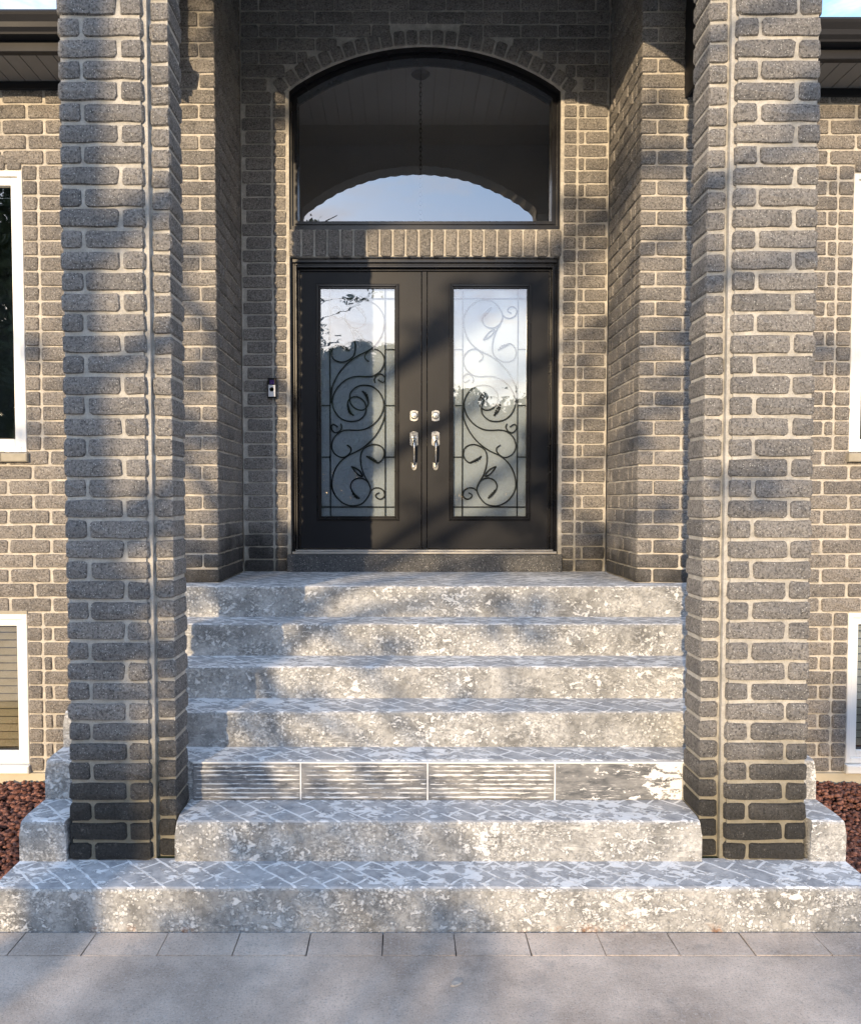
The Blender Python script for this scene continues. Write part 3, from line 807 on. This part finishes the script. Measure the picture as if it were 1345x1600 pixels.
def door_leaf(s, label):
    x0, x1 = (-LX, -.024) if s < 0 else (.024, LX)
    if s < 0: gx0, gx1 = -.765, -.215
    else: gx0, gx1 = .190, .740
    gz0, gz1 = 1.665, 3.345
    if s > 0: gx0, gx1 = .213, .757
    # leaf slab with an opening
    lf = MB()
    for (a, b, c, d) in ((x0, gx0, DZ0, LT), (gx1, x1, DZ0, LT), (gx0, gx1, DZ0, gz0), (gx0, gx1, gz1, LT)): lf.box(a, b, LY, LY+.045, c, d)
    leaf = lf.build('door_leaf', M['black'], house); leaf['label'] = label
    mo = MB()
    for (q, w_, y0) in ((.0, .010, LY-.010), (.010, .012, LY-.017), (.022, .012, LY-.006)):
        a, b, c, d = gx0-.030+q, gx1+.030-q, gz0-.030+q, gz1+.030-q
        mo.box(a, a+w_, y0, LY+.02, c, d, 0, .003); mo.box(b-w_, b, y0, LY+.02, c, d, 0, .003)
        mo.box(a+w_, b-w_, y0, LY+.02, d-w_, d, 0, .003); mo.box(a+w_, b-w_, y0, LY+.02, c, c+w_, 0, .003)
    mo.build('glass_moulding', M['black_frame'], leaf)
    # outer clear pane, slightly leaning as hung
    g = MB(); lean = .0 if s < 0 else .0
    g.box(gx0, gx1, LY+.004, LY+.007, gz0, gz1); g.build('outer_pane', M['glass_door'], leaf)
    fz = MB(); fz.box(gx0, gx1, LY+.030, LY+.034, gz0, gz1); fz.build('frosted_pane', M['frost'], leaf)
    gcx, gcz = (gx0+gx1)/2, (gz0+gz1)/2; iy = LY+.018
    sw = MB(); mir = 1 if s < 0 else -1
    hs_ = (gz1-gz0)/2/(1160/6.725*5.74/1200)
    def P(u, v, rot): 
        du, dv = (u-C0[0])*PXM, -(v-C0[1])*PXM
        if rot: du, dv = -du, -dv
        return Vector((gcx+mir*du, iy, gcz+dv))
    for rot in (0, 1):
        for k, pts in SC.items():
            sw.tube(smooth_curve([P(u, v, rot) for u, v in pts]),   .0052, 6)
        for tri in ACN:
            cpts = smooth_curve([P(u, v, rot) for u, v in tri], 6); m_ = len(cpts); up = []; dn = []
            for i, p in enumerate(cpts):
                t = (cpts[min(i+1, m_-1)]-cpts[max(i-1, 0)]).normalized(); nn = Vector((-t.z, 0, t.x)); wd = .014*math.sin(math.pi*min(1, i/(m_-1)+.06))
                up.append(p+nn*wd*(1.4 if i % 2 else .7)); dn.append(p-nn*wd*.35)
            pl = up+dn[::-1]; nn_ = len(pl)
            sw.add([(p.x, iy-.005, p.z) for p in pl]+[(p.x, iy+.005, p.z) for p in pl], [tuple(range(nn_)), tuple(range(2*nn_-1, nn_-1, -1))]+[(i, i+nn_, (i+1) % nn_+nn_, (i+1) % nn_) for i in range(nn_)])
        sw.lathe(tuple(P(605, 78, rot)), [(.0001, -.006), (.007, -.005), (.007, .005), (.0001, .006)], 8)
    r_ = .0045
    for u in (265, 838): sw.tube([(gcx+mir*(u-C0[0])*PXM, iy, gz0), (gcx+mir*(u-C0[0])*PXM, iy, gz1)], r_, 6)
    for v in (1280, 2*C0[1]-1280): z = gcz-(v-C0[1])*PXM; sw.tube([(gx0, iy, z), (gx1, iy, z)], r_, 6)
    for v in (222, 758, 2*C0[1]-758):
        z = gcz-(v-C0[1])*PXM
        sw.tube([(gx0, iy, z), (gcx-288*PXM, iy, z)], .004, 6); sw.tube([(gcx+284*PXM, iy, z), (gx1, iy, z)], .004, 6)
    sw.build('scrollwork', M['iron'], leaf, smooth=True)
    # lockset
    hx = -.078 if s < 0 else .078+.002; hx = -.0755 if s < 0 else .0835
    def plate(mb, cx, cz, w_, h_, y0, y1, ear=.006, arch=.010, top=True, bottom=True):
        pts = []
        a, b = w_/2, h_/2
        def cap(sgn):
            return [(cx+sgn*(-a), cz+sgn*b*.78) , (cx+sgn*(-a+.004), cz+sgn*(b*.78+.002)), (cx+sgn*(-a*.55), cz+sgn*b*.93), (cx, cz+sgn*b*1.0), (cx+sgn*(a*.55), cz+sgn*b*.93), (cx+sgn*(a-.004), cz+sgn*(b*.78+.002)), (cx+sgn*a, cz+sgn*b*.78)]
        up = cap(1); dn = cap(-1)
        pl = (up+dn)[::-1]
        n_ = len(pl); ins = [(cx+(x-cx)*.92, cz+(z-cz)*.94) for x, z in pl]
        vs = [(x, y1, z) for x, z in pl]+[(x, y0+.003, z) for x, z in pl]+[(x, y0, z) for x, z in ins]
        fs = [tuple(range(2*n_, 3*n_))]
        for k in range(2): fs += [(k*n_+i, k*n_+(i+1) % n_, (k+1)*n_+(i+1) % n_, (k+1)*n_+i) for i in range(n_)]
        mb.add(vs, fs)
    db = MB(); cz = 2.411; plate(db, hx, cz, .062, .086, LY-.008, LY)
    db.lathe((hx, 0, cz), [(.0255, LY-.008), (.0255, LY-.016), (.0225, LY-.019), (.0195, LY-.017), (.0185, LY-.021), (.0001, LY-.022)], 24)
    db.box(hx-.0012, hx+.0012, LY-.0235, LY-.021, cz-.007, cz+.004, 1)
    db.build('deadbolt', [M['nickel'], M['dark_metal']], leaf)
    hd = MB(); cz = 2.242; plate(hd, hx, cz, .064, .118, LY-.008, LY)
    hd.lathe((hx, 0, cz+.004), [(.018, LY-.008), (.017, LY-.018), (.0001, LY-.020)], 18)
    hd.box(hx-.009, hx+.009, LY-.040, LY-.012, cz+.006, cz+.022, 0, .004)      # thumb latch
    hd.tube(smooth_curve([(hx, LY-.006, cz-.012), (hx, LY-.035, cz-.020), (hx, LY-.052, cz-.05), (hx, LY-.055, cz-.10), (hx, LY-.050, cz-.15), (hx, LY-.034, cz-.185), (hx, LY-.004, cz-.200)], 4), .008, 10,
            rads=[.011-.0045*min(1, i/20) for i in range(25)])
    cz2 = cz-.204; pts_ = [(hx-.019, cz2+.020), (hx-.019, cz2-.010), (hx-.012, cz2-.024), (hx, cz2-.030), (hx+.012, cz2-.024), (hx+.019, cz2-.010), (hx+.019, cz2+.020), (hx+.024, cz2+.027), (hx-.024, cz2+.027)]
    hd.prism(pts_, LY-.007, LY); hd.lathe((hx, 0, cz2), [(.009, LY-.007), (.009, LY-.014), (.0001, LY-.015)], 14)
    hd.build('door_handle', M['nickel'], leaf, smooth=False)
    return leaf
door_leaf(-1, 'left black door leaf with scroll glass, its glass showing mirrored branches')
door_leaf(1, 'right black door leaf with scroll glass, its glass showing open sky')
ast = MB(); ast.box(-.020, .020, LY-.016, LY+.03, DZ0, LT, 0, .004); ast.build('astragal', M['black'], house)
# -- arched window above
def arch_poly(r, xo, z0, n=28):
    a0 = math.asin(min(1, xo/r)); return [(-xo, z0), (xo, z0)]+[(r*math.sin(a0-2*a0*i/n), ACZ+r*math.cos(a0-2*a0*i/n)) for i in range(n+1)]
def arch_ring(mb, o, i, y0, y1, bz=0.0):
    po = arch_poly(ARCR-o, OX-o, LZ1+o+bz); pi = arch_poly(ARCR-i, OX-i, LZ1+i+bz); n_ = len(po)
    vs = [(x, y0, z) for x, z in po]+[(x, y0, z) for x, z in pi]+[(x, y1, z) for x, z in po]+[(x, y1, z) for x, z in pi]
    fs = []
    for k in range(n_):
        j = (k+1) % n_; fs += [(k, j, n_+j, n_+k), (n_+k, n_+j, 3*n_+j, 3*n_+k), (2*n_+k, 2*n_+j, j, k)]
    mb.add(vs, fs)
aw = MB(); arch_ring(aw, -.004, .030, YB+.035, YB+.16); arch_ring(aw, .030, .046, YB+.055, YB+.16); arch_ring(aw, .046, .068, YB+.045, YB+.16)
arw = aw.build('arched_window', M['black_frame'], house); arw['label'] = 'wide arched window above the doors mirroring the porch arch'
g = MB(); pi = arch_poly(ARCR-.06, OX-.06, LZ1+.06); g.add([(x, YB+.095, z) for x, z in pi], [tuple(range(len(pi)))])
g.build('arched_pane', M['glass_transom'], arw)
g = MB()
for o_ in range(1):
    pass
# -- hall behind the doors and arched window
hl = MB()
for (a, b, c, d, e, f_) in ((-1.4, 1.4, 8.4, 8.5, 1.3, 5.6), (-1.5, -1.4, 5.83, 8.5, 1.3, 5.6), (1.4, 1.5, 5.83, 8.5, 1.3, 5.6), (-1.5, 1.5, 5.83, 8.5, 5.6, 5.7), (-1.5, 1.5, 5.83, 8.5, 1.2, 1.3)): hl.box(a, b, c, d, e, f_)
hl.build('hall', M['room'], house)

# ================================================================== SMALL THINGS
bell = empty('video_doorbell', (-1.099, 5.594, 2.60)); tag(bell, 'slim black and silver video doorbell on the brick jamb left of the doors', 'doorbell')
b = MB(); bx_, bz_ = -1.099, 2.598
b.box(bx_-.032, bx_+.032, 5.560, 5.592, bz_-.073, bz_+.070, 0, .006); b.build('case', M['black'], bell)
b = MB(); b.box(bx_-.026, bx_+.026, 5.553, 5.562, bz_-.066, bz_+.018, 0, .003); b.build('faceplate', M['silver'], bell)
b = MB(); b.lathe((bx_, 0, bz_-.014), [(.0150, 5.553), (.0150, 5.5505), (.0110, 5.5505), (.0110, 5.553)], 24); b.build('button_ring', M['dark_metal'], bell)
b = MB(); b.box(bx_-.017, bx_+.017, 5.554, 5.561, bz_+.022, bz_+.054, 0, .003); b.build('camera_lens', M['lens'], bell)
ch = empty('hanging_lantern', (.02, 7.0, 5.6)); tag(ch, 'dark chain and ceiling rose seen through the arched window', 'lantern')
b = MB(); cz = 5.6; b.lathe((0.0, 7.0, 0), [(.0001, 5.6), (.05, 5.6), (.085, 5.585), (.06, 5.565), (.0001, 5.55)], 18, 'z'); b.build('ceiling_rose', M['dark_metal'], ch)
b = MB(); z = 5.55
i = 0
while z > 4.2:
    q = [(0.0+(.010*math.cos(t) if i % 2 else 0), 7.0+(0 if i % 2 else .010*math.cos(t)), z-.02+.024*math.sin(t)) for t in [2*math.pi*k/10 for k in range(11)]]
    b.tube(q, .0035, 5, caps=False); z -= .040; i += 1
b.build('chain', M['dark_metal'], ch)
b = MB(); b.lathe((0, 7.0, 0), [(.0001, 4.22), (.10, 4.14), (.13, 4.12), (.13, 4.10)], 6, 'z')
for k in range(6):
    t = 2*math.pi*k/6; b.tube([(.125*math.cos(t), 7.0+.125*math.sin(t), 4.11), (.09*math.cos(t), 7.0+.09*math.sin(t), 3.75)], .006, 5)
b.lathe((0, 7.0, 0), [(.09, 3.76), (.09, 3.74), (.0001, 3.70)], 6, 'z'); b.build('lantern_cage', M['dark_metal'], ch)

# red lava rock beds
ico_v = [(0, 0, 1), (.9, 0, .3), (.28, .85, .3), (-.73, .53, .3), (-.73, -.53, .3), (.28, -.85, .3), (.73, .53, -.35), (-.28, .85, -.35), (-.9, 0, -.35), (-.28, -.85, -.35), (.73, -.53, -.35), (0, 0, -1)]
ico_f = [(0, 1, 2), (0, 2, 3), (0, 3, 4), (0, 4, 5), (0, 5, 1), (1, 6, 2), (2, 7, 3), (3, 8, 4), (4, 9, 5), (5, 10, 1), (1, 10, 6), (2, 6, 7), (3, 7, 8), (4, 8, 9), (5, 9, 10), (6, 11, 7), (7, 11, 8), (8, 11, 9), (9, 11, 10), (10, 11, 6)]
IV = np.array(ico_v); IF = np.array(ico_f)
for s in (-1, 1):
    xa, xb = (XL-1.5, XL-.005) if s < 0 else (XR+.005, XR+1.5)
    base = MB(); base.box(min(s*1.815 if s > 0 else XL-2.4, 99), xb if s < 0 else XR+2.4, 2.96, YM-.012, -.11, -.055)
    N = 6200; vs = []; 
    px_ = rng.uniform(xa+.015, xb-.015, N); py_ = rng.uniform(2.99, YM-.03, N); sz = rng.uniform(.010, .021, N)
    pz_ = -.055+.022+rng.uniform(0, .020, N)+.010*np.sin(px_*5+py_*3)
    th_ = rng.uniform(0, 6.28, N)
    allv = np.empty((N, 12, 3))
    for i in range(N):
        v = IV*(1+rng.uniform(-.35, .35, (12, 1)))*np.array([1.25, .9, .75])*sz[i]
        a = th_[i]; cs, sn = math.cos(a), math.sin(a); b2 = rng.uniform(-.8, .8); cb, sb2 = math.cos(b2), math.sin(b2)
        v = v @ np.array([[cs, sn, 0], [-sn, cs, 0], [0, 0, 1]]) @ np.array([[1, 0, 0], [0, cb, sb2], [0, -sb2, cb]])
        allv[i] = v+(px_[i], py_[i], pz_[i])
    Fc = (IF[None]+12*np.arange(N)[:, None, None]).reshape(-1, 3)
    me = bpy.data.meshes.new('gravel'); me.vertices.add(N*12); me.vertices.foreach_set('co', allv.ravel())
    me.loops.add(len(Fc)*3); me.loops.foreach_set('vertex_index', Fc.ravel().astype(np.int32)); me.polygons.add(len(Fc))
    me.polygons.foreach_set('loop_start', np.arange(0, len(Fc)*3, 3, dtype=np.int32)); me.materials.append(M['lava']); me.update(calc_edges=True)
    o = link('lava_rock_gravel', me); tag(o, 'red lava rock gravel in the bed %s of the steps' % ('left' if s < 0 else 'right'), 'gravel', kind='stuff')
    bo = base.build('bed_soil', M['dirt']); tag(bo, 'dark soil under the gravel bed %s of the steps' % ('left' if s < 0 else 'right'), 'soil', kind='structure')

# a fallen leaf on the pavement
for (x, y, a_, c_) in ((.04, 2.78, .4, 'l'),):
    n_ = 9; sz_ = .013 if c_ == 'w' else .017; mb = MB(); ring_ = []
    for q in range(n_):
        t_ = 2*math.pi*q/n_; rr_ = sz_*(1+random.uniform(-.25, .25)); ring_.append((rr_*math.cos(t_)*1.4, rr_*math.sin(t_)*.7))
    ca, sa = math.cos(a_), math.sin(a_); top = [(x+u*ca-v*sa, y+u*sa+v*ca, .004+random.uniform(0, .004)) for u, v in ring_]; bt_ = [(p_[0], p_[1], .0005) for p_ in top]
    mb.add(top+bt_, [tuple(range(n_)), tuple(range(2*n_-1, n_-1, -1))]+[(q, (q+1) % n_, (q+1) % n_+n_, q+n_) for q in range(n_)])
    o = mb.build('mortar_chip' if c_ == 'w' else 'dry_leaf', M['upvc'] if c_ == 'w' else M['dry_leaf'])
    tag(o, 'small pale chip lying on the pavement' if c_ == 'w' else 'small pale dry leaf lying on the pavement', 'chip' if c_ == 'w' else 'leaf')

# ================================================================== TREES behind the camera (cast the dapple, mirrored in the glass)
def leaf_mesh(name, centres, rad, per, size, mat, flat=1.0):
    C_ = np.repeat(np.asarray(centres), per, 0); N = len(C_)
    d = rng.normal(size=(N, 3)); d /= np.linalg.norm(d, axis=1)[:, None]
    rr_ = np.repeat(np.asarray(rad), per)*rng.uniform(.15, 1, N)**.6
    c = C_+d*rr_[:, None]*np.array([1, 1, flat])
    a = rng.normal(size=(N, 3)); a /= np.linalg.norm(a, axis=1)[:, None]
    b = np.cross(a, rng.normal(size=(N, 3))); b /= np.linalg.norm(b, axis=1)[:, None]
    s = (size*rng.uniform(.6, 1.3, N))[:, None]
    v = np.stack([c-a*s, c-b*s*.38, c+a*s, c+b*s*.38], 1).reshape(-1, 3)
    me = bpy.data.meshes.new(name); me.vertices.add(N*4); me.vertices.foreach_set('co', v.ravel())
    me.loops.add(N*4); me.loops.foreach_set('vertex_index', np.arange(N*4, dtype=np.int32)); me.polygons.add(N)
    me.polygons.foreach_set('loop_start', np.arange(0, N*4, 4, dtype=np.int32)); me.materials.append(mat); me.update(calc_edges=True)
    return me
def make_crown(h, r_, ncl, per, size, mat, clr=.62):
    cs = []; rs = []
    while len(cs) < ncl:
        u = rng.uniform(-1, 1, 3)
        if np.linalg.norm(u) > 1 or np.linalg.norm(u) < .35: continue
        zc = h*.55+u[2]*h*.43; cs.append((u[0]*r_*(1-.25*u[2]), u[1]*r_*(1-.25*u[2]), zc)); rs.append(clr*rng.uniform(.6, 1.3))
    return leaf_mesh('crown', cs, rs, per, size, mat)
def trunk_mesh(h, r_):
    t = MB(); t.tube([(0, 0, -.2), (.05, .03, h*.3), (-.06, .05, h*.6), (.05, 0, h*.92)], r_, 8, rads=[r_, r_*.8, r_*.5, r_*.12])
    for i in range(9):
        a = i*2.4; z = h*(.28+.06*i); L_ = h*.24*(1-.05*i)
        t.tube([(0, 0, z), (math.cos(a)*L_*.5, math.sin(a)*L_*.5, z+L_*.3), (math.cos(a)*L_, math.sin(a)*L_, z+L_*.55)], .05, 5, rads=[r_*.35, r_*.2, r_*.06])
    return t.mesh('trunk', M['bark'])
crownA = make_crown(8.0, 3.0, 150, 170, .17, M['leaf2'], .75); trunkA = trunk_mesh(8.0, .17)
crownB = make_crown(6.2, 2.6, 110, 170, .16, M['leaf2'], .7); trunkB = trunk_mesh(6.2, .14)
# (x, y, z-drop, kind): a far row; higher to the left, lower in the middle and right
row = [(-34, -33, 'A', 1.6), (-28, -36, 'A', 1.9), (-23, -31, 'A', -.3), (-18.5, -34, 'A', -.5), (-14.0, -33, 'A', 0), (-9.6, -34, 'A', .3), (-6.2, -34, 'A', 2.9), (-3.2, -33, 'A', 2.6), (-.4, -34, 'A', 2.9),
       (3.4, -33, 'B', 1.4), (6.6, -34, 'B', 1.3), (10.2, -33, 'B', 1.5), (14.5, -35, 'A', .2), (19.5, -33, 'A', .6), (25, -35, 'A', 1.2), (31, -33, 'A', .6)]
crownC = make_crown(8.6, 3.3, 84, 90, .15, M['leaf2'], .42)
for i, (x, y, k, dz) in enumerate(row):
    t = empty('tree', (x, y, dz)); tag(t, 'leafy green tree in the row mirrored in the door glass', 'tree', 'trees across the lawn')
    link('crown', crownC if -30 < x < -8 else crownA if k == 'A' else crownB, t, (x, y, dz)); link('trunk', trunkA if k == 'A' else trunkB, t, (x, y, dz))
hd = MB()
def wood_top(x): return (6.0 if x < -9 else (10.4 if x < .6 else 7.6))+.7*math.sin(x*1.9)+.5*math.sin(x*4.3+1)+rng.uniform(-.4, .4)
hc = []
for x in np.arange(-44, 44, .9):
    for yy in (-39, -45):
        z = .2
        while z < wood_top(x)-.8: hc.append((x+rng.uniform(-.4, .4), yy+rng.uniform(-1, 1), z+rng.uniform(-.3, .3))); z += .95
hm = leaf_mesh('woodland', hc, [1.2]*len(hc), 150, .22, M['leaf2'])
tag(link('far_woodland', hm), 'dense green woodland behind the row of trees', 'woodland', kind='stuff')
for (x, y, sc_) in ((-12.7, -11.5, 1), (-16.8, -16.5, 1)):
    t = empty('shade_tree', (x, y, 0)); tag(t, 'tall dark tree mirrored in the left window, %s of two' % ('nearer' if x > -14 else 'farther'), 'tree')
    cr_ = make_crown(12.0, 3.6, 130, 150, .15, M['leaf'], .8); link('crown', cr_, t, (x, y, 0)); link('trunk', trunkA, t, (x, y, 0))
# near tree on the left whose branches show in the left pane
nt = empty('broadleaf_tree', (-5.5, -8.2, 0)); tag(nt, 'tall broadleaf tree whose branches are mirrored in the left door glass', 'tree')
tr = MB(); tr.tube([(-5.5, -8.2, -.2), (-5.45, -8.15, 2.5), (-5.6, -8.25, 5), (-5.4, -8.1, 7.5), (-5.3, -8.1, 9.6)], .2, 10, rads=[.22, .17, .13, .08, .02])
cl = []; rd = []
brs = [((-5.5, -8.2, 4.0), (-1.7, -8.0, 5.9)), ((-5.5, -8.2, 4.7), (-1.2, -7.9, 6.6)), ((-5.5, -8.2, 3.9), (-1.5, -7.8, 5.3)), ((-5.5, -8.2, 6.3), (-1.8, -8.1, 8.9)), ((-5.5, -8.2, 5.3), (-1.9, -8.2, 6.9)), ((-5.4, -8.2, 7), (-2.9, -8.0, 9.4)),
       ((-5.5, -8.2, 5), (-6.8, -8.4, 6.3)), ((-5.5, -8.2, 4), (-6.6, -7.6, 5.1)), ((-5.5, -8.2, 6), (-5.8, -8.6, 8.3)), ((-5.5, -8.2, 5.2), (-3.6, -9.6, 7.0)), ((-5.5, -8.2, 3.6), (-3.4, -9.4, 4.6)), ((-5.5, -8.2, 3.4), (-6.2, -8.6, 4.2))]
for bi, (a, b) in enumerate(brs):
    a, b = Vector(a), Vector(b); mid_ = (a+b)/2+Vector((0, 0, .25)); pts = smooth_curve([a, mid_, b], 5)
    tr.tube(pts, .03, 6, rads=[.055*(1-.9*i/(len(pts)-1))+.004 for i in range(len(pts))])
    for j in range(5 if b.x > -3 else 9):
        t = .3+.7*random.random(); p = a.lerp(b, t)+Vector((0, 0, .25*math.sin(math.pi*t))); q = p+Vector((random.uniform(-.5, .6), random.uniform(-.5, .5), random.uniform(-.35, .45)))
        tr.tube([p, (p+q)/2+Vector((0, 0, .04)), q], .006, 4)
        for w_ in range(2): cl.append(tuple(p.lerp(q, random.uniform(.4, 1.1)))); rd.append(random.uniform(.14, .3))
# low boughs added out of view to break up the sunlight on the steps
for k_ in range(9):
    a = Vector((-5.5, -8.2, 3.1+.1*k_)); b = Vector((random.uniform(-5.0, -2.3), -8.2+random.uniform(-1.2, 1.6), random.uniform(1.7, 3.7)))
    pts = smooth_curve([a, (a+b)/2+Vector((0, 0, .35)), b], 4)
    tr.tube(pts, .02, 5, rads=[.035*(1-.9*i/(len(pts)-1))+.003 for i in range(len(pts))])
    for w_ in range(4): cl.append(tuple(a.lerp(b, random.uniform(.45, 1.05))+Vector((random.uniform(-.35, .35), random.uniform(-.3, .3), random.uniform(-.3, .3))))); rd.append(random.uniform(.16, .30))
tr.build('trunk', M['bark'], nt)
shifted('crown', leaf_mesh('crown', cl, rd, 15, .075, M['leaf'], .6), nt)
